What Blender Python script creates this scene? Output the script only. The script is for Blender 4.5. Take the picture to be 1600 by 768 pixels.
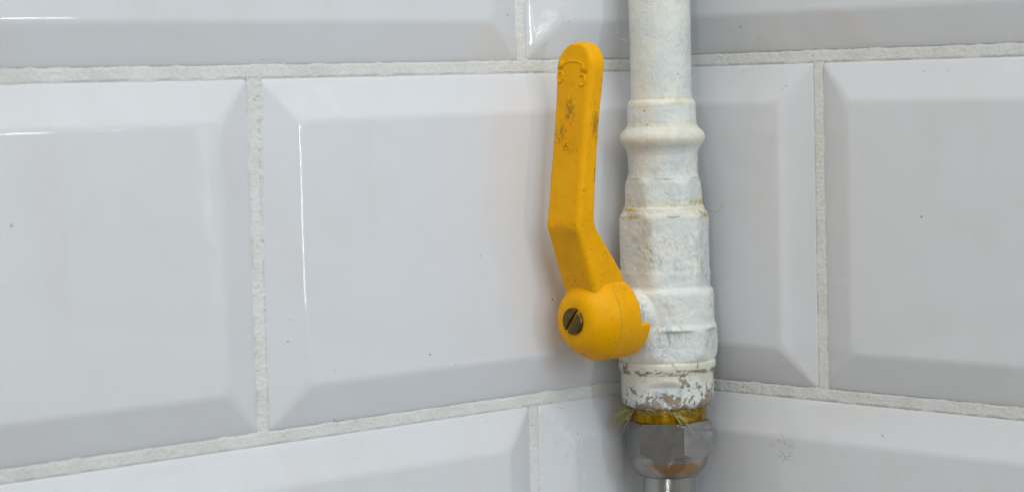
import bpy, bmesh, math, random
from mathutils import Vector, Matrix, noise
random.seed(7)
for o in list(bpy.data.objects): bpy.data.objects.remove(o)
S = bpy.context.scene
C = S.collection
MM = .001

# ------------------------------------------------------------------ camera
YAW, PIT, ROL = .748193, .065048, -.025499
FPX = 3843.8
cam_d = bpy.data.cameras.new('camera'); cam = bpy.data.objects.new('camera', cam_d); C.objects.link(cam)
fw = Vector((math.cos(PIT)*math.sin(YAW), math.cos(PIT)*math.cos(YAW), -math.sin(PIT)))
r0 = Vector((math.cos(YAW), -math.sin(YAW), 0)); u0 = r0.cross(fw)
rr = r0*math.cos(ROL)+u0*math.sin(ROL); uu = rr.cross(fw)
M = Matrix((rr, uu, -fw)).transposed().to_4x4(); M.translation = Vector((-.590177, -.557727, .098292))
cam.matrix_world = M
cam_d.sensor_width = 36; cam_d.lens = 36*FPX/1600; cam_d.clip_start = .01; cam_d.clip_end = 50
cam_d.dof.use_dof = True; cam_d.dof.focus_distance = .765; cam_d.dof.aperture_fstop = 25
S.camera = cam

# ------------------------------------------------------------------ world and lamps
W = bpy.data.worlds.new('World'); S.world = W; W.use_nodes = True
bg = W.node_tree.nodes['Background']; bg.inputs[0].default_value = (1, .93, .82, 1); bg.inputs[1].default_value = .245
S.view_settings.view_transform = 'Standard'; S.view_settings.look = 'None'; S.view_settings.gamma = 1
S.view_settings.exposure = 0
S.view_settings.use_curve_mapping = False

def area(name, s, t, z, tgt, sx, sz, power, col):
    d = bpy.data.lights.new(name, 'AREA'); d.shape = 'RECTANGLE'; d.size = sx; d.size_y = sz
    d.energy = power; d.color = col
    o = bpy.data.objects.new(name, d); C.objects.link(o)
    o.location = (-s, -t, z)
    v = Vector((-tgt[0], -tgt[1], tgt[2]))-o.location
    o.rotation_euler = v.to_track_quat('-Z', 'Y').to_euler()
    return o
# daylight window beside the right wall, ceiling lamp above, room light from the front
area('window_light', .40, 1.38, .70, (.05, .02, .05), .9, .8, 7.5, (.71, .86, 1))
area('ceiling_light', .45, .45, 1.15, (.05, .05, .05), .9, .9, 8.7, (1, .985, .955))
# narrow lamps to the right and behind the viewer: the thin glints along the tile edges
area('lamp_tube', .022, .50, .058, (.16, .0, .05), .006, .14, .16, (.95, .98, 1))
area('lamp_side', .022, .372, .106, (.2557, .0, .1), .03, .006, .025, (.95, .98, 1))
area('far_lamp_high', 1.286, .941, .30, (.02, .08, .09), .10, .006, .9, (.95, .98, 1))
area('far_lamp_low', 1.286, .941, -.20, (.02, .08, .02), .10, .006, .9, (.95, .98, 1))

# ------------------------------------------------------------------ helpers
def link(name, me, mat, parent=None, smooth=True):
    if isinstance(me, bmesh.types.BMesh):
        m = bpy.data.meshes.new(name); me.to_mesh(m); me.free(); me = m
    if mat and not me.materials: me.materials.append(mat)
    if smooth:
        for p in me.polygons: p.use_smooth = True
    o = bpy.data.objects.new(name, me); C.objects.link(o)
    if parent: o.parent = parent
    return o
def grid_mesh(name, pts, nu, nv, wrap=False, capa=False, capb=False):
    """pts[v][u] rows; wrap closes each row"""
    verts = [p for row in pts for p in row]; faces = []
    for j in range(nv-1):
        for i in range(nu if wrap else nu-1):
            a = j*nu+i; b = j*nu+(i+1) % nu
            faces.append((a, b, b+nu, a+nu))
    if capa: faces.append(tuple(reversed(range(nu))))
    if capb: faces.append(tuple((nv-1)*nu+i for i in range(nu)))
    m = bpy.data.meshes.new(name); m.from_pydata(verts, [], faces); m.validate(); m.update()
    return m
def N(x, y, z, sc, oc=1): 
    v = Vector((x*sc, y*sc, z*sc)); r = noise.noise(v); a = .5
    for _ in range(oc-1):
        v = v*2.03+Vector((3.1, 1.7, 5.3)); r += a*noise.noise(v); a *= .5
    return r

# ------------------------------------------------------------------ materials
class NT:
    def __init__(s, name):
        s.m = bpy.data.materials.new(name); s.m.use_nodes = True; s.t = s.m.node_tree
        s.b = s.t.nodes['Principled BSDF']; s.geo = s.t.nodes.new('ShaderNodeNewGeometry')
    def n(s, typ, **kw):
        x = s.t.nodes.new(typ)
        for k, v in kw.items():
            if k.startswith('i_'): x.inputs[k[2:].replace('_', ' ')].default_value = v
            else: setattr(x, k, v)
        return x
    def l(s, a, b): s.t.links.new(a, b)
    def noise(s, scale, detail=4, rough=.55, vec=None, dist=0):
        x = s.n('ShaderNodeTexNoise'); x.inputs['Scale'].default_value = scale; x.inputs['Detail'].default_value = detail
        x.inputs['Roughness'].default_value = rough; x.inputs['Distortion'].default_value = dist
        s.l(vec or s.geo.outputs['Position'], x.inputs['Vector']); return x.outputs[0]
    def scaled(s, v, off=(0, 0, 0)):
        x = s.n('ShaderNodeMapping'); x.inputs['Scale'].default_value = v; x.inputs['Location'].default_value = off
        s.l(s.geo.outputs['Position'], x.inputs['Vector']); return x.outputs[0]
    def ramp(s, f, a, b, va=0, vb=1):
        x = s.n('ShaderNodeMapRange'); x.interpolation_type = 'SMOOTHSTEP'
        for i, v in zip((1, 2, 3, 4), (a, b, va, vb)): x.inputs[i].default_value = v
        s.l(f, x.inputs[0]); return x.outputs[0]
    def mul(s, a, b, op='MULTIPLY'):
        x = s.n('ShaderNodeMath', operation=op); s.put(a, x.inputs[0]); s.put(b, x.inputs[1]); return x.outputs[0]
    def put(s, a, sock):
        if isinstance(a, (int, float)): sock.default_value = a
        elif isinstance(a, tuple): sock.default_value = (*a, 1) if len(a) == 3 else a
        else: s.l(a, sock)
    def mix(s, f, a, b):
        x = s.n('ShaderNodeMix', data_type='RGBA'); s.put(f, x.inputs[0]); s.put(a, x.inputs[6]); s.put(b, x.inputs[7]); return x.outputs[2]
    def bump(s, h, strength, dist, prev=None):
        x = s.n('ShaderNodeBump'); x.inputs['Strength'].default_value = strength; x.inputs['Distance'].default_value = dist
        s.l(h, x.inputs['Height'])
        if prev: s.l(prev, x.inputs['Normal'])
        return x.outputs[0]
    def z(s):
        x = s.n('ShaderNodeSeparateXYZ'); s.l(s.geo.outputs['Position'], x.inputs[0]); return x.outputs[2]
    def sep(s):
        x = s.n('ShaderNodeSeparateXYZ'); s.l(s.geo.outputs['Position'], x.inputs[0]); return x.outputs

def specks(k, scale, size, keep, off=(0, 0, 0)):
    """sparse round specks: 1 inside a speck"""
    v = k.n('ShaderNodeTexVoronoi'); v.inputs['Scale'].default_value = scale
    k.l(k.scaled((1, 1, 1), off), v.inputs['Vector'])
    near = k.ramp(v.outputs['Distance'], size*.6, size, 1, 0)
    sel = k.n('ShaderNodeSeparateXYZ'); k.l(v.outputs['Color'], sel.inputs[0])
    on = k.mul(sel.outputs[0], keep, 'LESS_THAN')
    return k.mul(near, on)

def near(k, p, r, stretch=(1, 1, 1)):
    """1 at point p fading to 0 at distance r"""
    x = k.n('ShaderNodeVectorMath', operation='SUBTRACT'); k.l(k.geo.outputs['Position'], x.inputs[0]); x.inputs[1].default_value = p
    y = k.n('ShaderNodeVectorMath', operation='MULTIPLY'); k.l(x.outputs[0], y.inputs[0]); y.inputs[1].default_value = stretch
    d = k.n('ShaderNodeVectorMath', operation='LENGTH'); k.l(y.outputs[0], d.inputs[0])
    return k.ramp(d.outputs['Value'], 0, r, 1, 0)
def m_tile():
    k = NT('white_glaze'); b = k.b
    dust = k.ramp(k.noise(60, 5, .6), .5, .8)
    base = k.mix(k.ramp(k.noise(9, 2), .35, .7), (.718, .735, .765), (.705, .718, .742))
    info = k.n('ShaderNodeObjectInfo'); base = k.mix(k.mul(info.outputs['Random'], .5), base, (.70, .705, .70))
    smear = k.mul(k.ramp(k.noise(1, 4, .6, k.scaled((28, 28, 10), (3, 1, 6)), .8), .50, .70), k.ramp(k.noise(400, 4, .7), .35, .7, .5, 1))
    base = k.mix(k.mul(smear, .22), base, (.60, .575, .52))
    base = k.mix(k.mul(dust, .14), base, (.60, .57, .50))
    base = k.mix(k.mul(specks(k, 45, .03, .12), .75), base, (.36, .30, .20))
    base = k.mix(k.mul(specks(k, 95, .05, .06, (2, 1, 3)), .7), base, (.16, .15, .14))
    k.put(base, b.inputs['Base Color'])
    k.put(k.mul(k.ramp(k.noise(200, 4, .7), .3, .9, .035, .09), k.mul(smear, .07), 'ADD'), b.inputs['Roughness'])
    b.inputs['IOR'].default_value = 1.55
    n1 = k.bump(k.noise(34, 2, .5), .8, .00045)
    n2 = k.bump(k.noise(1300, 2, .5), .1, .00003, n1)
    k.put(n2, b.inputs['Normal']); return k.m
def m_grout(dirt=0):
    k = NT('cement_grout'); b = k.b
    base = k.mix(k.ramp(k.noise(70, 5, .6), .35, .72), (.92, .925, .90), (.83, .825, .78))
    base = k.mix(k.ramp(k.noise(900, 4, .7), .55, .70, 0, .45), base, (.60, .57, .50))
    base = k.mix(k.mul(specks(k, 160, .08, .02), .9), base, (.62, .36, .05))
    k.put(base, b.inputs['Base Color']); b.inputs['Roughness'].default_value = .95
    b.inputs['Specular IOR Level'].default_value = .2
    n1 = k.bump(k.noise(1900, 6, .75), .8, .00025)
    n2 = k.bump(k.noise(900, 5, .8), 1, .0006, n1)
    k.put(n2, b.inputs['Normal']); return k.m
def band(k, z, lo, hi, soft):
    a = k.ramp(z, lo-soft, lo, 0, 1); c = k.ramp(z, hi, hi+soft, 1, 0); return k.mul(a, c)
def m_paint():
    """brushed on white gloss paint, stained and chipped where it meets the lower fitting"""
    k = NT('old_white_paint'); b = k.b; z = k.z()
    base = k.mix(k.ramp(k.noise(90, 4), .4, .65), (.74, .745, .68), (.66, .70, .68))
    # grey-blue streaks where a darker layer shows through
    st = k.noise(1, 6, .75, k.scaled((330, 330, 200)), 1.6)
    lowfade = k.ramp(z, .02, .070, 1, .42)
    st2 = k.mul(k.ramp(st, .45, .60), k.mul(k.ramp(k.noise(75, 3), .40, .60), lowfade))
    base = k.mix(k.mul(st2, .72), base, (.29, .345, .40))
    # brown grime
    gr = k.mul(k.ramp(k.noise(700, 5, .7), .58, .74), k.ramp(k.noise(110, 3, .5, k.scaled((1, 1, 1), (4, 2, 1))), .52, .66))
    base = k.mix(k.mul(gr, .6), base, (.30, .26, .17))
    # ochre stain round the joints
    for lo, hi, so, w in ((.0560, .0605, .0014, 1.0), (.0915, .0930, .001, .4), (.0795, .0845, .002, .18), (.0050, .0100, .002, .3)):
        nn = k.ramp(k.noise(320, 5, .65, k.scaled((1, 1, 1.8), (lo*90, 0, 0))), .47, .60)
        base = k.mix(k.mul(k.mul(band(k, z, lo, hi, so), k.mul(nn, k.ramp(k.noise(75, 3, .5, k.scaled((1, 1, .3), (lo*70, 1, 0))), .44, .56))), w), base, (.52, .34, .03))
        base = k.mix(k.mul(band(k, z, lo, hi, so), .22), base, (.70, .60, .32))
    base = k.mix(k.mul(specks(k, 260, .13, .05, (1, 5, 2)), .9), base, (.60, .34, .04))
    base = k.mix(k.mul(specks(k, 420, .14, .06, (7, 5, 2)), .8), base, (.12, .13, .12))
    # chips to bare metal on the lower collar
    cn = k.noise(1, 6, .62, k.scaled((260, 260, 260), (3.7, 0, 2.2)), .9)
    zb = k.ramp(z, -.0050, .0045, .13, -.012)     # more bare metal towards the lower rim
    chip = k.ramp(k.mul(cn, zb, 'ADD'), .580, .596)
    chip = k.mul(chip, k.ramp(z, .009, .0110, 1, 0))
    rim = k.mul(band(k, z, .0066, .0076, .0006), k.ramp(k.noise(1, 4, .6, k.scaled((230, 230, 500), (1, 8, 1))), .49, .55))
    chip = k.mul(chip, rim, 'MAXIMUM')
    metal = k.mix(k.ramp(k.noise(800, 4, .7), .4, .7), (.33, .27, .20), (.20, .155, .11))
    base = k.mix(chip, base, metal)
    k.put(base, b.inputs['Base Color'])
    k.put(k.ramp(k.noise(300, 4), .3, .8, .33, .55), b.inputs['Roughness'])
    h = k.mul(chip, -.35)
    n1 = k.bump(k.mul(k.noise(1, 4, .6, k.scaled((420, 420, 300)), .8), h, 'ADD'), .5, .0006)
    n2 = k.bump(k.noise(1900, 4, .6), .35, .00022, n1)
    k.put(n2, b.inputs['Normal']); return k.m
def m_yellow():
    k = NT('yellow_enamel'); b = k.b; z = k.z()
    base = k.mix(k.ramp(k.noise(80, 3), .35, .7), (.84, .40, .0), (.78, .36, .0))
    d1 = k.mul(k.ramp(k.noise(1, 5, .75, k.scaled((1500, 1500, 620))), .54, .64), k.mul(k.ramp(k.noise(105, 3, .5), .50, .62), k.ramp(z, .03, .085, .55, 1)))
    base = k.mix(k.mul(d1, .85), base, (.15, .09, .02))
    fine = k.noise(1, 5, .8, k.scaled((1700, 1700, 650), (2, 3, 4)))
    for a, w, z_, r, st, amt in ((.0640, -.5, .0905, .0042, (1, 1, .55), .10), (.0645, -3.6, .0835, .0026, (1, 1, .35), .10), (.0600, 6.6, .0700, .0030, (1, 1, .4), .15), (.0605, 6.9, .0860, .0030, (1, 1, .3), .12),
                                 (.0640, 1.0, .0760, .0026, (1, 1, .6), .10), (.0620, 5.4, .0985, .0016, (1, 1, 1), .13), (.0612, 7.6, .0925, .0028, (1, 1, .4), .06), (.0660, -4.5, .0690, .0022, (1, 1, .6), .05),
                                 (.0620, -1.0, .0140, .0045, (1, .6, 1), .07), (.0590, 5.0, .0360, .0050, (1, 1, 1), .05), (.0640, -1.0, .0375, .0050, (1, .6, 1), .05), (.0520, 9.0, .0350, .0045, (1, 1, 1), .07)):
        f = k.ramp(k.mul(fine, k.mul(near(k, (-a, -.019-w*MM, z_), r, st), amt*2), 'ADD'), .63, .70)
        base = k.mix(k.mul(f, .62), base, (.16, .095, .02))
    base = k.mix(k.mul(specks(k, 520, .13, .035), .7), base, (.14, .09, .03))
    base = k.mix(k.mul(specks(k, 340, .10, .08, (3, 3, 1)), .6), base, (.28, .13, .01))
    k.put(base, b.inputs['Base Color'])
    k.put(k.ramp(k.noise(420, 4), .3, .8, .36, .55), b.inputs['Roughness']); b.inputs['Specular IOR Level'].default_value = .13
    n1 = k.bump(k.noise(160, 3), .35, .0006)
    n2 = k.bump(k.noise(1700, 4, .6), .25, .00016, n1)
    k.put(n2, b.inputs['Normal']); return k.m
def m_metal(name, c1, c2, rough, scale=(300, 300, 300), bump=.2, stain=None, stain_z=None):
    k = NT(name); b = k.b
    base = k.mix(k.ramp(k.noise(1, 5, .65, k.scaled(scale)), .35, .7), c1, c2)
    if stain:
        zz = k.z(); f = band(k, zz, stain_z[0], stain_z[1], .0012)
        f = k.mul(f, k.ramp(k.noise(90, 3), .40, .58)); base = k.mix(k.mul(f, .75), base, stain)
    base = k.mix(k.mul(specks(k, 700, .22, .12), .5), base, tuple(x*.35 for x in c1))
    k.put(base, b.inputs['Base Color']); b.inputs['Metallic'].default_value = .85
    k.put(k.ramp(k.noise(500, 4), .3, .8, rough*.75, rough*1.25), b.inputs['Roughness'])
    k.put(k.bump(k.noise(1600, 4, .6), bump, .0002), b.inputs['Normal']); return k.m
def m_plain(name, col, rough=.7):
    k = NT(name); b = k.b
    k.put(k.mix(k.ramp(k.noise(900, 3), .3, .7), col, tuple(x*.75 for x in col)), b.inputs['Base Color'])
    b.inputs['Roughness'].default_value = rough; return k.m
MT = m_tile(); MG = m_grout(); MP = m_paint(); MY = m_yellow()
M_BRASS = m_metal('worn_brass', (.38, .205, .0), (.20, .11, .0), .32, (500, 500, 90), .3)
M_STEEL = m_metal('brushed_steel', (.33, .33, .33), (.28, .275, .27), .12, (350, 350, 350), .06, (.42, .21, .05), (-.0248, -.0222))
M_PIPE = m_metal('drawn_steel', (.42, .42, .41), (.34, .33, .32), .22, (900, 900, 40), .1)
M_SCREW = m_metal('tarnished_brass', (.15, .105, .035), (.085, .06, .022), .42)
M_HEMP = m_plain('hemp_fibre', (.46, .44, .16)); M_HEMP2 = m_plain('pale_fibre', (.58, .52, .24))
M_HAIR = m_plain('brown_hair', (.20, .15, .09)); M_SMUDGE = m_plain('grey_scuff', (.40, .39, .38)); M_OCH = m_plain('ochre_splash', (.45, .30, .10))
M_ORANGE = m_plain('orange_paint_drop', (.58, .22, .02)); M_DK = m_plain('dark_grime', (.06, .05, .03))

# ------------------------------------------------------------------ tiles
GAP = .0040; BEV = .0120; PR = .0036; BASE = -.0045
PROFILE = [(0, BASE), (0, -.0006), (.00010, -.00022), (.0003, -.00003), (.0006, .00012)]
def _prof(d):                       # bevel running into the face over a 4 mm soft crease
    slope = PR/BEV; lin = min(d, BEV+9)*slope; k = .00034
    h = max(0, min(1, .5+.5*(PR-lin)/k)); return PR+(lin-PR)*h-k*h*(1-h)
for d_ in (.002, .005, .0085, .0100, .0106, .0111, .0115, .0119, .0123, .0127, .0131, .0136, .0142): PROFILE.append((d_, _prof(d_)))
PROFILE.append((.0160, PR))
def tile_height(d):
    for (d0, h0), (d1, h1) in zip(PROFILE[1:], PROFILE[2:]):
        if d <= d1: return h0+(h1-h0)*max(0, (d-d0))/max(1e-9, d1-d0)
    return PR
cache = {}
def tile_mesh(w, h, bl, br):
    """w x h tile, local origin at its lower left; bl/br = bevelled on that side (False = cut edge)"""
    key = (round(w, 5), round(h, 5), bl, br)
    if key in cache: return cache[key]
    rows = []; ns = 8
    for k, (d, z) in enumerate(PROFILE):
        x0 = d if bl else 0; x1 = w-(d if br else 0); y0, y1 = d, h-d
        R = .0011 if k < 2 else .0010+d*.17
        rl = R if bl else 1e-5; rg = R if br else 1e-5
        row = []
        for cx, cy, a0, rad in ((x1-rg, y0+rg, -90, rg), (x1-rg, y1-rg, 0, rg), (x0+rl, y1-rl, 90, rl), (x0+rl, y0+rl, 180, rl)):
            for i in range(ns):
                a = math.radians(a0+90*i/(ns-1)); row.append((cx+rad*math.cos(a), cy+rad*math.sin(a), z))
        rows.append(row)
    m = grid_mesh('tile', rows, 4*ns, len(rows), True, False, True)
    m.materials.append(MT)
    for p in m.polygons: p.use_smooth = True
    cache[key] = m; return m

def wall(name, side, label):
    """slab behind the tiles; side 'L' = y 0 plane, 'R' = x 0 plane"""
    L = .62 if side == 'L' else .47
    bm = bmesh.new()
    a, b, zl, zh = -.012, L+.01, -.34, .46
    for (u, zz) in ((a, zl), (b, zl), (b, zh), (a, zh)):
        for dpt in (.0025, .03):
            bm.verts.new((-u, dpt, zz) if side == 'L' else (dpt, -u, zz))
    v = list(bm.verts)
    for f in ((0, 2, 4, 6), (7, 5, 3, 1), (0, 1, 3, 2), (2, 3, 5, 4), (4, 5, 7, 6), (6, 7, 1, 0)):
        bm.faces.new([v[i] for i in f])
    bmesh.ops.recalc_face_normals(bm, faces=bm.faces)
    o = link(name, bm, MG, smooth=False); o['kind'] = 'structure'; o['label'] = label
    return o, L
def to_wall(side, u, v, hgt):
    return (-u, -hgt, v) if side == 'L' else (-hgt, -u, v)

TL = .2042; PITCH = TL+GAP
def row_z(side, r):
    if side == 'L': return r*.104
    return -.0005+r*.1054
TILES = {}
def build_wall(side, label, first):
    o, L = wall('tiled_wall', side, label)
    joints_v = []
    for r in range(-3, 4):
        z0, z1 = row_z(side, r)+GAP/2, row_z(side, r+1)-GAP/2
        off = first[r % 2] if r not in first.get('x', {}) else first['x'][r]
        edges = [.0003, off-GAP/2]; pos = off
        spans = [(.0004, off-GAP/2, True)]
        joints_v.append((r, off))
        while pos+GAP/2 < L-.02:
            e = min(pos+PITCH-GAP/2, L); spans.append((pos+GAP/2, e, False)); pos += PITCH
            if pos < L: joints_v.append((r, pos))
        for i, (s0, s1, cut) in enumerate(spans):
            if s1-s0 < .01: continue
            w = s1-s0; h = z1-z0
            if side == 'L': m = tile_mesh(w, h, True, not cut)
            else: m = tile_mesh(w, h, not cut, True)
            t = bpy.data.objects.new('tile', m); C.objects.link(t); t.parent = o
            rnd = random.Random(r*17+i*5+(3 if side == 'L' else 90))
            tx, ty, tz = (rnd.uniform(-1, 1)*.0011 for _ in range(3))
            if side == 'L': t.location = (-s1, 0, z0); t.rotation_euler = (math.pi/2+tx, tz*.3, ty*.7)
            else: t.location = (0, -s0, z0); t.rotation_euler = (math.pi/2+tx, tz*.3, -math.pi/2+ty*.7)
            TILES[(side, r, i)] = t
    # grout: relief mesh strips following every joint, one part
    verts = []; faces = []
    def strip(kind, c, lo, hi, step):
        n = max(2, int((hi-lo)/step)); vs = [-1.0, -.88, -.7, -.5, -.25, 0, .25, .5, .7, .88, 1.0]; base = len(verts)
        for i in range(n+1):
            q = lo+(hi-lo)*i/n
            for vv in vs:
                sgn = 1 if vv > 0 else -1
                sm = .00015
                if kind == 'h':
                    e = .00030+.00022*N(q, c+sgn, 7, 160, 4)
                else:
                    e = .00030+.00022*N(c+sgn*3, q, 2, 160, 4)
                    if side == 'L' and abs(c-.1704) < .002 and 0 < q < .104 and sgn < 0:
                        e += max(0, .0018*(q-.048)/.05)*(.55+.75*N(q, 2, 1, 420, 2))+.0002*N(q, 5, 1, 900, 2)
                hw = GAP/2+max(-.00015, e)
                d = hw*vv
                u, w_ = (q, c+d) if kind == 'h' else (c+d, q)
                over = abs(d)-GAP/2
                nz = N(u, w_, 3, 520, 3)
                if abs(vv) == 1.0: hh = (tile_height(over)-.00025) if over > 0 else -.0009
                elif over > -.0002: hh = tile_height(max(0, over))+.00006+.00006*nz
                else: hh = -.00003+.00010*nz+.00012*N(u, w_, 9, 1150, 3)
                if kind == 'v': hh -= .00002
                verts.append(to_wall(side, u, w_, hh))
        m = len(vs)
        for i in range(n):
            for j in range(m-1):
                a = base+i*m+j
                f = (a, a+1, a+m+1, a+m)
                faces.append(f)
    for r in range(-3, 5):
        fine = .00045 if r in (0, 1) else .003
        strip('h', row_z(side, r), .0002, L, fine)
    for r, c in joints_v:
        fine = .00045 if r in (-1, 0, 1) and c < .3 else .003
        strip('v', c, row_z(side, r)+GAP/2-.0003, row_z(side, r+1)-GAP/2+.0003, fine)
    me = bpy.data.meshes.new('grout'); me.from_pydata(verts, [], faces); me.validate()
    bm = bmesh.new(); bm.from_mesh(me); bmesh.ops.recalc_face_normals(bm, faces=bm.faces); bm.to_mesh(me); bm.free()
    link('grout', me, MG, o)
    return o
wl = build_wall('L', 'white bevelled metro tiles on the wall left of the pipe, behind the yellow handle',
                {0: .1704, 1: .0662, 'x': {-1: .0649}})
wr = build_wall('R', 'white bevelled metro tiles on the wall right of the pipe, with narrow cut tile beside it',
                {0: .0632, 1: .1672})
# bead of grout in the corner itself
n = 240; rows = []
for i in range(n+1):
    z = -.3+.72*i/n; row = []
    for j in range(7):
        a = j/6; e = .0022+.0006*N(0, 0, z, 130, 2)
        s = e*(1-a)**1.6; t = e*a**1.6
        row.append((-s-.0002, -t-.0002, z))
    rows.append(row)
m = grid_mesh('corner_grout', rows, 7, n+1)
link('corner_grout', m, MG, wl)

# ------------------------------------------------------------------ valve
AX, AY = -.024, -.019
valve = bpy.data.objects.new('gas_valve', None); C.objects.link(valve); valve.location = (AX, AY, 0)
valve['label'] = 'ball valve with yellow lever handle on a vertical white painted pipe in the tiled corner'
valve['category'] = 'valve'
PI = math.pi
A_R = -YAW                              # world angle of the camera side direction
def wang(th): return A_R-math.radians(th)   # th: 0 = picture right, 90 = towards the viewer
def hexr(th_world, apo, v0):
    """radius of a hexagon with a vertex at view angle v0"""
    a = (th_world-wang(v0)) % (PI/3); a -= PI/6
    return apo/math.cos(a)
def smin(a, b, k):
    h = max(0, min(1, .5+.5*(b-a)/k)); return b+(a-b)*h-k*h*(1-h)
def interp(prof, z):
    for (z0, r0_), (z1, r1) in zip(prof, prof[1:]):
        if z1 <= z <= z0: return r0_+(r1-r0_)*(z0-z)/max(1e-9, z0-z1)
    return prof[0][1] if z > prof[0][0] else prof[-1][1]
def lathe(name, prof, mat, parent, step=.35, nu=160, rough=.00010, fr=None, cap=True, soft=True, off=(0, 0), a0=0):
    """prof: (z_mm, r_mm) from the top down; relief noise gives the thick brushed paint"""
    zt, zb = prof[0][0], prof[-1][0]
    zs = sorted({round(zt-(zt-zb)*i/int(max(2, (zt-zb)/step)), 4) for i in range(int(max(2, (zt-zb)/step))+1)} | {p[0] for p in prof}, reverse=True)
    rows = []
    for z in zs:
        row = []
        rb = interp(prof, z)
        if soft: rb = (interp(prof, min(zt, z+.3))+2*rb+interp(prof, max(zb, z-.3)))/4
        for i in range(nu):
            a = a0+2*PI*i/nu; r = rb
            if fr: r = fr(a, z, rb)
            x, y = math.cos(a), math.sin(a)
            r += 1000*rough*(N(x*r*MM, y*r*MM, z*MM, 260, 3)+.5*N(x*r*MM, y*r*MM, z*MM+3, 900, 2))
            row.append((x*r*MM+off[0], y*r*MM+off[1], z*MM))
        rows.append(row)
    m = grid_mesh(name, rows[::-1], nu, len(rows), True, cap, cap)
    return link(name, m, mat, parent)

lathe('upper_pipe', [(330, 9.7), (124, 9.75), (109, 9.65), (96, 9.6), (94, 9.65), (92.9, 9.75), (92, 9.9), (90, 9.5)], MP, valve, 1.0, 128, .00005)
lathe('pipe_socket', [(93.0, 9.5), (92.7, 9.9), (92.0, 10.55), (91.2, 10.8), (85.2, 10.95), (84.2, 11.2), (83.5, 11.8), (82.5, 12.85), (81.6, 13.35), (80.6, 13.55),
      (79.6, 13.35), (78.6, 12.8), (77.6, 11.95), (76.5, 11.35), (75.4, 11.05), (71, 11.0), (69, 11.0)], MP, valve, .3, 170, .00011)
def neck_r(a, z, r):
    h = hexr(a, 11.15, 60)
    return smin(r, h, .8) if 59 < z < 68 else r
lathe('packing_neck', [(71.5, 10.7), (70, 11.0), (68.6, 11.15), (67.6, 11.5), (66.6, 11.9), (65.6, 12.05), (60.5, 12.3), (59.3, 12.6), (58.2, 12.9), (57.2, 13.3), (56, 13.3)], MP, valve, .3, 170, .00013, neck_r)
# body: hexagon above, round chest with stem boss, hexagon below; smooth-unioned under the paint
def body_r(a, z, r):
    if z > 33:
        h = hexr(a, 13.15 if z > 38.5 else 13.3, 49); return smin(r, h, .7)
    if z < 20.3: return smin(r, hexr(a, 15.0, 52), .7)
    return r
body = lathe('valve_body', [(58.6, 11.2), (57.8, 12.6), (57.2, 13.3), (56.6, 13.9), (55.9, 14.4), (55, 14.6), (43, 14.6), (39.4, 14.6), (38.8, 14.75), (37.5, 14.85), (34.9, 14.7), (34, 14.3),
      (33.2, 14.6), (32.4, 15.1), (31.4, 15.35), (23, 15.45), (21.9, 15.55), (21.2, 16.0), (20.2, 16.3), (19.5, 16.4), (13.0, 16.4), (11.7, 16.1), (10.5, 15.4), (9.9, 14.8), (9.0, 14.0)], MP, valve, .3, 190, 0, body_r)
HUBZ = .0257
boss_rows = []
for a_, r_ in ((.000, 8.0), (.010, 7.9), (.0135, 7.8), (.016, 7.5), (.0185, 7.3), (.0205, 7.2), (.0275, 7.0)):
    boss_rows.append([(-a_, r_*MM*math.cos(q*PI/24), HUBZ+r_*MM*math.sin(q*PI/24)) for q in range(48)])
bmsh = grid_mesh('boss', boss_rows[::-1], 48, len(boss_rows), True, True, True)
b_o = bpy.data.objects.new('boss', bmsh); C.objects.link(b_o)
bm = bmesh.new(); bm.from_mesh(body.data); bm.from_mesh(bmsh); bmesh.ops.recalc_face_normals(bm, faces=bm.faces); bm.to_mesh(body.data); bm.free()
bpy.data.objects.remove(b_o)
rm = body.modifiers.new('r', 'REMESH'); rm.mode = 'VOXEL'; rm.voxel_size = .00036
sm = body.modifiers.new('s', 'SMOOTH'); sm.factor = .5; sm.iterations = 5
me = bpy.data.meshes.new_from_object(body.evaluated_get(bpy.context.evaluated_depsgraph_get()))
body.modifiers.clear(); body.data = me
me.calc_loop_triangles()
nrm = [v.normal.copy() for v in me.vertices]
for v, nn in zip(me.vertices, nrm):
    c = v.co
    v.co = c+nn*(.00016*N(c.x, c.y, c.z, 240, 3)+.00006*N(c.x, c.y, c.z+4, 900, 2))
for p in me.polygons: p.use_smooth = True
if not me.materials: me.materials.append(MP)

def coll_r(a, z, r):
    d = (a-wang(96)+PI) % (2*PI)-PI
    fl = 13.35/max(.3, math.cos(d)) if abs(d) < 1.2 else 99
    return smin(r, fl+max(0, z-2.5)*.7, .5)
lathe('lower_collar', [(10.8, 13.5), (10.4, 14.9), (10.0, 15.45), (9.4, 15.55), (8.4, 15.5), (7.5, 15.3), (6.9, 15.0), (6.3, 14.75), (5.6, 14.7), (-2.3, 14.7), (-3.0, 14.5),
      (-3.7, 14.0), (-4.4, 13.2), (-4.75, 12.2), (-4.75, 9)], MP, valve, .3, 190, .00007, coll_r, True)
ring = lathe('brass_ring', [(-3.5, 12.2), (-5.2, 12.35), (-5.6, 12.35), (-8.9, 12.3), (-9.3, 12.0), (-9.9, 11.4), (-10.0, 9)], M_BRASS, valve, .3, 128, .00002)
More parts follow.
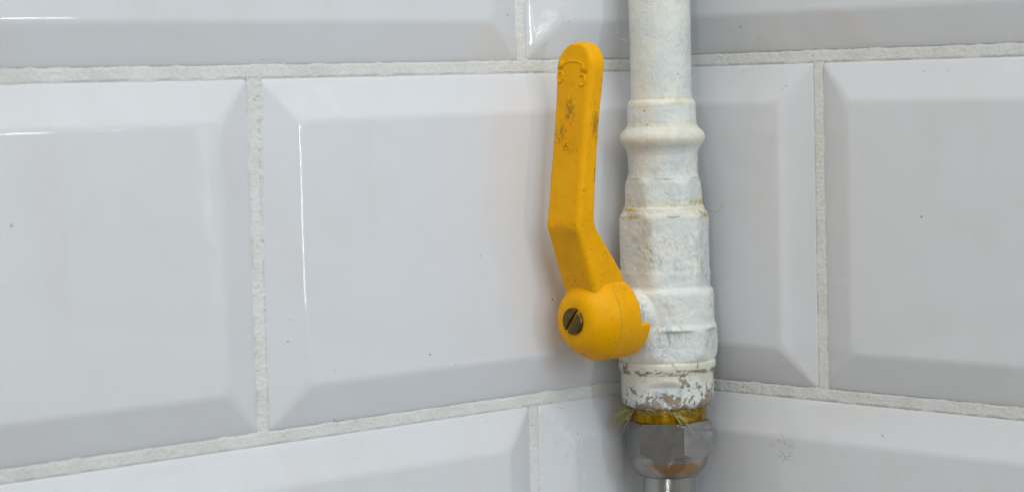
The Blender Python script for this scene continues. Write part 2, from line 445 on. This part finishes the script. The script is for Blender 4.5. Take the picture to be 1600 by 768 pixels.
# nut: hexagon clipped by cones at both ends
def nut_r(a, z, r): return min(r, hexr(a, 12.25, 13.4))
lathe('hex_nut', [(-9.05, 9.5), (-9.08, 12.6), (-9.2, 13.1), (-10.4, 14.9), (-18.2, 14.9), (-19.9, 12.95), (-20.0, 12.75), (-20.6, 12.6), (-21.4, 12.55), (-22.5, 12.4),
      (-23.6, 12.1), (-24.6, 11.5), (-25.6, 10.7), (-26.4, 9.9), (-26.9, 9.2), (-27.1, 8.2)], M_STEEL, valve, .25, 180, .0, nut_r, soft=False, a0=wang(13.4))
for p in bpy.data.objects['hex_nut'].data.polygons: p.use_smooth = False
lathe('lower_pipe', [(-26.5, 8.35), (-27, 8.4), (-60, 8.4), (-200, 8.4)], M_PIPE, valve, 2, 96, .000008)

# ---- handle (local frame: a = outward along -x, w = towards -y, z up, all in metres from the valve origin)
def HP(a, w, z): return (-(a-.024), -w, z)
handle_parts = []
sec = [  # z, a_front, width, a_back
    (.0300, .0606, 12.6, .0490), (.0345, .0618, 12.7, .0490), (.0390, .0634, 12.8, .0492), (.0420, .0644, 12.9, .0513), (.0457, .0657, 12.9, .0541),
    (.0500, .0671, 12.9, .0574), (.0535, .0684, 13.0, .0600), (.0547, .0687, 13.0, .0607), (.0560, .06865, 13.0, .0611), (.0580, .0683, 13.0, .0613),
    (.0625, .0676, 12.95, .0608), (.0693, .0667, 12.95, .0602), (.0770, .0656, 13.05, .0593), (.0849, .0645, 13.25, .0583), (.0920, .0636, 13.7, .0573), (.0985, .0628, 14.4, .0565),
    (.1030, .0622, 14.9, .0560)]
zc = .1035; RT = 7.5
def sec_at(z):
    for s0, s1 in zip(sec, sec[1:]):
        if s0[0] <= z <= s1[0]:
            f = (z-s0[0])/(s1[0]-s0[0]); return [s0[i]+(s1[i]-s0[i])*f for i in range(4)]
    s0, s1 = sec[-2], sec[-1]; f = (z-s0[0])/(s1[0]-s0[0])
    return [z]+[s0[i]+(s1[i]-s0[i])*f for i in (1,)]+[s1[2], s1[3]+(z-s1[0])*-.10]
def rrect(af, ab, hw, rad, n=6):
    """rounded rectangle in (a, w)"""
    pts = []; ca, ha = (af+ab)/2, (af-ab)/2; rad = min(rad, ha*.98, hw*.98)
    for sx, sy, a0 in ((1, 1, 0), (-1, 1, 90), (-1, -1, 180), (1, -1, 270)):
        for i in range(n):
            t = math.radians(a0+90*i/(n-1)); pts.append((ca+sx*(ha-rad)+rad*math.cos(t), sy*(hw-rad)+rad*math.sin(t)))
    return pts
rows = []
zz = [.0300+(.1035-.0300)*i/60 for i in range(61)]
for z in zz:
    _, af, w, ab = sec_at(z); rad = .0015+max(0, z-.07)*.02
    rows.append([HP(a, b-.0005, z) for a, b in rrect(af, ab, w/2*MM+.0005, rad)])
for i in range(1, 15):
    t = i/14*PI/2; 
    if i == 14: t = PI/2*.985
    z = zc+RT*MM*math.sin(t)*.985; _, af, w, ab = sec_at(z); hw = RT*MM*math.cos(t)
    e = .0022*(1-math.cos(t))**2
    ca = (af+ab)/2; af2 = af-.0011*max(0, math.sin(t)-.9)/.1; ab2 = ab+.0011*max(0, math.sin(t)-.9)/.1
    rows.append([HP(a, b-.0005*math.cos(t), z) for a, b in rrect(af2, ab2, max(hw+.0004*math.cos(t), .0012), .0019)])
hm = grid_mesh('lever', rows, 24, len(rows), True, True, True)
# hub: lathe round the a axis
hp = [(6.0, .0480), (11.2, .0480), (12.5, .0484), (12.8, .0491), (12.8, .05655), (12.66, .0568), (12.5, .05700), (12.25, .0577), (11.7, .0590), (10.9, .0604), (9.8, .0621), (8.9, .0632), (8.1, .0639), (7.2, .0644), (6.4, .06465), (5.4, .0648), (4.6, .0648), (.5, .0648)]
hrows = []; nh = 96
for r_, a_ in hp:
    hrows.append([HP(a_, r_*MM*math.cos(2*PI*i/nh), HUBZ+r_*MM*math.sin(2*PI*i/nh)) for i in range(nh)])
hub = grid_mesh('hub', hrows, nh, len(hrows), True, True, True)
# stop tab: a sector of the hub skirt that reaches back to the body
tr = []
for r_, a_ in ((9.8, .049), (12.75, .049), (12.75, .0446), (12.3, .0440), (10.2, .0440), (9.8, .0446)):
    tr.append([(r_, a_)])
tabrows = []
for i in range(17):
    th = math.radians(-8-95*i/16); cut = 1 if i < 12 else 1-(i-12)/5
    rowp = []
    for r_, a_ in ((9.8, .0500), (12.75, .0500), (12.75, .0447), (12.3, .0440), (10.2, .0440), (9.8, .0446)):
        aa = .0500+(a_-.0500)*cut
        rowp.append(HP(aa, r_*MM*math.cos(th), HUBZ+r_*MM*math.sin(th)))
    tabrows.append(rowp)
tab = grid_mesh('tab', tabrows, 6, 17, True, True, True)
bm = bmesh.new()
for m_ in (hm, hub, tab): bm.from_mesh(m_)
bmesh.ops.recalc_face_normals(bm, faces=bm.faces)
handle = link('handle', bm, MY, valve)
rm = handle.modifiers.new('r', 'REMESH'); rm.mode = 'VOXEL'; rm.voxel_size = .00023
sm = handle.modifiers.new('s', 'SMOOTH'); sm.factor = .5; sm.iterations = 4
me = bpy.data.meshes.new_from_object(handle.evaluated_get(bpy.context.evaluated_depsgraph_get()))
handle.modifiers.clear(); handle.data = me
nrm = [v.normal.copy() for v in me.vertices]
for v, nn in zip(me.vertices, nrm):
    c = v.co; v.co = c+nn*(.00018+.00006*N(c.x, c.y, c.z, 180, 2))
for p in me.polygons: p.use_smooth = True
if not me.materials: me.materials.append(MY)
handle['label'] = 'yellow cranked lever with embossed arrow and letters'

def tube(name, pts, rad, mat, parent, nu=6, taper=False):
    """one closed tube along a polyline of world or local points"""
    pts = [Vector(p) for p in pts]; rows = []; up = Vector((.31, .22, .92))
    for i, p in enumerate(pts):
        d = (pts[min(i+1, len(pts)-1)]-pts[max(i-1, 0)]).normalized()
        x = d.cross(up); x = x.normalized() if x.length > 1e-4 else d.orthogonal().normalized(); y = d.cross(x)
        f = 1-.8*i/len(pts) if taper else 1
        rows.append([tuple(p+(x*math.cos(2*PI*k/nu)+y*math.sin(2*PI*k/nu))*rad*f) for k in range(nu)])
    m = grid_mesh(name, rows, nu, len(rows), True, True, True)
    return m if parent == 'raw' else link(name, m, mat, parent)
def join(name, meshes, mat, parent):
    bm = bmesh.new()
    for m_ in meshes: bm.from_mesh(m_)
    return link(name, bm, mat, parent)
def on_front(w, z, lift=0): return HP(sec_at(z)[1]+lift+.00016, w*MM, z)
# embossed marks near the tip
arc = [on_front(w, .1041+.0011*(1-(w/4.6)**2)-.00008*w, -.00002) for w in [-5.0+8.6*i/16 for i in range(17)]]
def arrowhead(pts):
    bm = bmesh.new(); lo = [bm.verts.new(on_front(w, z, -.0003)) for w, z in pts]; cx = sum(p[0] for p in pts)/3; cz = sum(p[1] for p in pts)/3
    hi = [bm.verts.new(on_front(cx+(w-cx)*.78, cz+(z-cz)*.78, .00055)) for w, z in pts]
    bm.faces.new(hi)
    for i in range(3): bm.faces.new((lo[i], lo[(i+1) % 3], hi[(i+1) % 3], hi[i]))
    bmesh.ops.recalc_face_normals(bm, faces=bm.faces)
    mm_ = bpy.data.meshes.new('a'); bm.to_mesh(mm_); bm.free(); return mm_
join('embossed_arrow', [tube('a', arc, .00034, MY, 'raw', 8), arrowhead([(-7.2, .1031), (-4.3, .1033), (-5.0, .1062)]), arrowhead([(6.0, .1016), (3.0, .1023), (3.8, .1052)])], MY, handle)
tube('embossed_letter', [on_front(-5.7+1.15*math.cos(2*PI*i/20), .1006+.0016*math.sin(2*PI*i/20), .00005) for i in range(21)], .00036, MY, handle, 8)
tube('embossed_letter', [on_front(4.0+1.15*math.cos(math.radians(140-280*i/18)), .0994+.0017*math.sin(math.radians(140-280*i/18)), .00005) for i in range(19)], .00036, MY, handle, 8)
tube('embossed_line', [on_front(-1.8, .0953-.0115*i/10, -.0001) for i in range(11)], .00036, MY, handle, 8)
join('embossed_mark', [tube('a', [on_front(-1.8+.75*j, .0790+.0016*j*(2-j), -.00005) for j in range(3)], .00032, MY, 'raw', 6),
                       tube('a', [on_front(-2.0+1.9*i/5, .0785, -.00005) for i in range(6)], .00028, MY, 'raw', 6)], MY, handle)
seam = [HP(.0569, 12.78*MM*math.cos(math.radians(q)), HUBZ+12.78*MM*math.sin(math.radians(q))) for q in range(-78, 47, 3)]
tube('mould_seam', seam, .00013, m_plain('greenish_flash', (.50, .42, .02), .5), handle, 6)
# screw with a cut slot and a domed rim
SA = .0643; SR = 4.15
bm = bmesh.new(); ns = 40
ang = math.radians(38)                 # slot runs from lower left to upper right
cs, sn = math.cos(ang), math.sin(ang)
slot = .62
def scr(px, pz, a): # slot-aligned coords -> local
    return HP(a, (px*sn+pz*cs)*MM, HUBZ+(px*cs-pz*sn)*MM)
for sg in (-1, 1):
    ring_ = []
    t0 = math.asin(slot/SR)
    for i in range(ns+1):
        t = t0+(PI-2*t0)*i/ns
        ring_.append((SR*math.cos(t), sg*SR*math.sin(t)))
    def lay(f, a): return [bm.verts.new(scr(x*f, z*f if abs(z*f) > slot else sg*slot, a)) for x, z in ring_]
    ls = [lay(1.0, SA-.0012), lay(1.0, SA+.00125), lay(.975, SA+.00155), lay(.93, SA+.00175), lay(.6, SA+.00205), lay(.3, SA+.00215)]
    for l0, l1 in zip(ls, ls[1:]):
        for i in range(ns): bm.faces.new((l0[i], l0[i+1], l1[i+1], l1[i]))
    bm.faces.new(ls[-1])
    # slot side wall
    for l0, l1 in zip(ls, ls[1:]):
        pass
    f0 = [l[0] for l in ls]+[l[-1] for l in reversed(ls)]
    bm.faces.new(f0)
bmesh.ops.recalc_face_normals(bm, faces=bm.faces)
screw = link('screw', bm, M_SCREW, handle, smooth=False)
bm = bmesh.new(); fl = []
for i in range(32): fl.append(bm.verts.new(scr(SR*.97*math.cos(2*PI*i/32), SR*.97*math.sin(2*PI*i/32), SA+.0005)))
f2 = [bm.verts.new(scr(SR*.97*math.cos(2*PI*i/32), SR*.97*math.sin(2*PI*i/32), SA-.001)) for i in range(32)]
bm.faces.new(fl)
for i in range(32): bm.faces.new((fl[i], fl[(i+1) % 32], f2[(i+1) % 32], f2[i]))
bmesh.ops.recalc_face_normals(bm, faces=bm.faces)
link('screw_slot', bm, m_plain('dark_slot_floor', (.035, .025, .012)), handle, smooth=False)  # very dark brown disc between the screw halves, floor of the slot

# ------------------------------------------------------------------ jointing hemp, hairs, small dirt
def view_pt(th, r, z):  # point on a cylinder round the pipe, local to the valve
    a = wang(th); return Vector((r*MM*math.cos(a), r*MM*math.sin(a), z*MM))
rnd = random.Random(11); ms = []
vr = Vector((math.cos(A_R), math.sin(A_R), 0)); vt = Vector((math.cos(wang(90)), math.sin(wang(90)), 0))
for i in range(58):                       # frayed tuft on the left of the ring
    p = view_pt(rnd.uniform(150, 184), 12.4, rnd.uniform(-6.3, -4.6)); d = -vr*rnd.uniform(.6, 1)+vt*rnd.uniform(-.4, .3)+Vector((0, 0, rnd.uniform(-.55, .2)))
    L = rnd.uniform(3.5, 11)*MM; q = [p]; d.normalize()
    for k in range(8):
        d = (d+Vector((rnd.uniform(-.35, .35), rnd.uniform(-.35, .35), rnd.uniform(-.45, .25)))).normalized(); q.append(q[-1]+d*L/8)
    ms.append(tube('f', q, .00011, None, 'raw', 4, True))
for i in range(26):                       # strands lying round the ring
    t0 = rnd.choice((rnd.uniform(110, 165), rnd.uniform(60, 100), rnd.uniform(20, 150))); q = []; z = rnd.uniform(-5.6, -4.7)
    for k in range(9):
        q.append(view_pt(t0-k*rnd.uniform(1, 4.2), 12.65+rnd.uniform(-.1, .35), z)); z += rnd.uniform(-.42, .16)
    ms.append(tube('f', q, .00008, None, 'raw', 4, True))
h1 = join('sealing_fibre', ms, M_HEMP, valve); h1['kind'] = 'stuff'
ms = []
for i in range(10):
    p = view_pt(83+rnd.uniform(-4, 4), 12.9, -5.4+rnd.uniform(-.4, .4)); q = [p]; d = vr*.55+vt*.35+Vector((0, 0, -.65))
    for k in range(8):
        d = (d+Vector((rnd.uniform(-.2, .2), rnd.uniform(-.2, .2), rnd.uniform(-.2, .2)))).normalized(); q.append(q[-1]+d*rnd.uniform(.45, .8)*MM)
    ms.append(tube('f', q, .00010, None, 'raw', 4, True))
q = [view_pt(76-4*k, 13.4+.12*k, -7.2-.85*k-.06*k*k) for k in range(9)]; ms.append(tube('f', q, .00010, None, 'raw', 4, True))
q = [view_pt(84-5*k, 13.1+.2*k, -6.2-.35*k) for k in range(6)]; ms.append(tube('f', q, .00012, None, 'raw', 4, True))
h2 = join('sealing_fibre', ms, M_HEMP2, valve); h2['kind'] = 'stuff'

# letters stamped in the brass ring
def on_ring(u, v):     # mm along / up from the mark centre
    a = wang(42-u/12.4*57.3); return Vector((12.33*MM*math.cos(a), 12.33*MM*math.sin(a), (v-7.4)*MM))
ST = m_plain('stamped_letter_brass', (.13, .085, .01), .5)
ms = [tube('m', [on_ring(-1.0+.75*math.cos(math.radians(q)), 1.0*math.sin(math.radians(q))) for q in range(50, 311, 20)], .00011, None, 'raw', 5),
      tube('m', [on_ring(.5, -.9), on_ring(.5, 1.1), on_ring(1.2, 1.0), on_ring(1.35, .5), on_ring(.55, .15), on_ring(1.45, -.9)], .00011, None, 'raw', 5)]
o_ = join('stamped_letters', ms, ST, ring)

def thing(o, label, cat, group=None):
    o['label'] = label; o['category'] = cat
    if group: o['group'] = group
def smooth_line(pts, n=6):
    out = []
    P = [pts[0]]+pts+[pts[-1]]
    for i in range(1, len(P)-2):
        for k in range(n):
            t = k/n; a, b, c, d = P[i-1], P[i], P[i+1], P[i+2]
            out.append(.5*((2*b)+(c-a)*t+(2*a-5*b+4*c-d)*t*t+(3*b-a-3*c+d)*t**3))
    out.append(pts[-1]); return out
org = Vector((AX, AY, 0))
def vp(x, d, z): return org+vr*x*MM+vt*d*MM+Vector((0, 0, z*MM))
thing(tube('hair', smooth_line([vp(12.1, 1, 66.5), vp(12.6, 1.5, 63), vp(12.7, 1, 60), vp(13.2, .5, 58.2), vp(15.0, .2, 56.8), vp(16.9, 0, 56.7), vp(18.2, -.2, 58.0), vp(18.9, -.2, 59.8)]), .00005, M_HAIR, None, 5),
      'long curved brown hair curling off the right edge of the white pipe fitting', 'hair')
thing(tube('hair', smooth_line([vp(11.6, 2, 68.9), vp(12.4, 2, 67.5), vp(12.9, 1.5, 65), vp(12.6, 1.5, 62.2)]), .00009, m_plain('pale_hair', (.48, .44, .34)), None, 5),
      'short pale hair clinging to the right edge of the painted neck', 'hair')
thing(tube('hair', smooth_line([Vector(p) for p in (HP(.0695, -3.5*MM, .0548), HP(.0693, -1*MM, .0556), HP(.0691, 1.2*MM, .0547), HP(.0690, 3.5*MM, .0530), HP(.0685, 5.6*MM, .0515))]), .00005, M_HAIR, None, 5),
      'fine dark hair lying across the bend of the yellow handle', 'hair')
bpy.data.objects['hair.002'].location = org

# specks and scuffs on tiles: inverse-projected picture positions, laid on the tile surface as tiny solid drops
camp = Vector(M.translation)
def pick(px, py, side):
    d = fw*FPX+rr*(px-800)-uu*(py-384); k = (-.0036-camp.y)/d.y if side == 'L' else (-.0036-camp.x)/d.x
    return camp+d*k
dg = None
def surf(px, py):
    d = (fw*FPX+rr*(px-800)-uu*(py-384)).normalized()
    hit, loc, nm, idx, ob, mt = S.ray_cast(dg, camp, d); return loc, nm, ob
dg = bpy.context.evaluated_depsgraph_get(); bpy.context.view_layer.update(); dg = bpy.context.evaluated_depsgraph_get()
spots = [(397, 155, .28, M_ORANGE), (399, 158, .16, M_ORANGE), (863, 467, .32, M_ORANGE), (1440, 338, .42, M_OCH), (1157, 42, .3, M_DK), (893, 697, .2, M_ORANGE), (903, 677, .28, M_OCH), (857, 494, .18, M_DK),
         (1379, 680, .25, M_DK), (522, 655, .3, M_OCH), (751, 400, .22, M_OCH), (672, 553, .35, M_OCH), (523, 578, .22, M_OCH), (712, 570, .2, M_OCH), (888, 34, .22, M_OCH), (880, 35, .2, M_OCH), (1131, 150, .16, M_DK), (1348, 240, .14, M_DK),
         (410, 93, .2, M_DK), (760, 658, .16, M_DK), (1160, 55, .25, M_OCH), (1187, 61, .22, M_OCH), (1228, 134, .3, M_OCH), (1223, 139, .22, M_OCH), (1104, 597, .17, M_DK), (1107, 600, .14, M_DK), (1111, 597, .17, M_DK), (1114, 597, .09, M_DK), (1445, 112, .2, M_OCH), (1480, 110, .2, M_OCH), (454, 500, .2, M_OCH), (450, 533, .3, M_OCH)]
rnd = random.Random(5)
inv = {}
for x, y, rmm, mat in spots:
    loc, nm, ob = surf(x, y)
    if ob is None: continue
    bm = bmesh.new(); bmesh.ops.create_icosphere(bm, subdivisions=1, radius=rmm*MM)
    q = nm.to_track_quat('Z', 'Y').to_matrix().to_4x4()
    for v in bm.verts: v.co *= rnd.uniform(.75, 1.2); v.co.z *= .35
    bm.transform(ob.matrix_world.inverted() @ Matrix.Translation(loc) @ q)
    par = ob if ob.name.startswith('tile') and ob.parent else ob
    link('speck', bm, mat, par)
def scuffs(cx, cy, sx, sy, n, lo, hi, rad, mat, seed):
    rnd = random.Random(seed); ms = []; ob0 = None
    for i in range(n):
        x = cx+rnd.gauss(0, sx); y = cy+rnd.gauss(0, sy); a = rnd.uniform(-.9, .9)+(PI if rnd.random() < .5 else 0); pts = []; L = rnd.uniform(lo, hi)
        for k in range(6):
            loc, nm, ob = surf(x, y)
            if ob is None or not ob.name.startswith('tile'): break
            ob0 = ob0 or ob; pts.append(loc+nm*.00001); a += rnd.uniform(-.5, .5); x += math.cos(a)*L/5; y += math.sin(a)*L/5
        if len(pts) > 2: ms.append(tube('f', pts, rad, None, 'raw', 4, True))
    if ms:
        o = join('scuff', ms, mat, ob0); o.matrix_parent_inverse = ob0.matrix_world.inverted()
scuffs(1228, 690, 12, 5, 16, 5, 12, .00006, M_SMUDGE, 1); scuffs(1222, 712, 6, 4, 8, 6, 12, .00007, M_SMUDGE, 2)
scuffs(880, 655, 14, 14, 12, 5, 11, .00005, M_SMUDGE, 3); scuffs(1150, 110, 25, 30, 9, 4, 12, .00004, M_SMUDGE, 4)
scuffs(895, 720, 12, 18, 8, 4, 8, .00005, M_SMUDGE, 6); scuffs(1290, 700, 40, 12, 6, 4, 8, .00004, M_SMUDGE, 8)
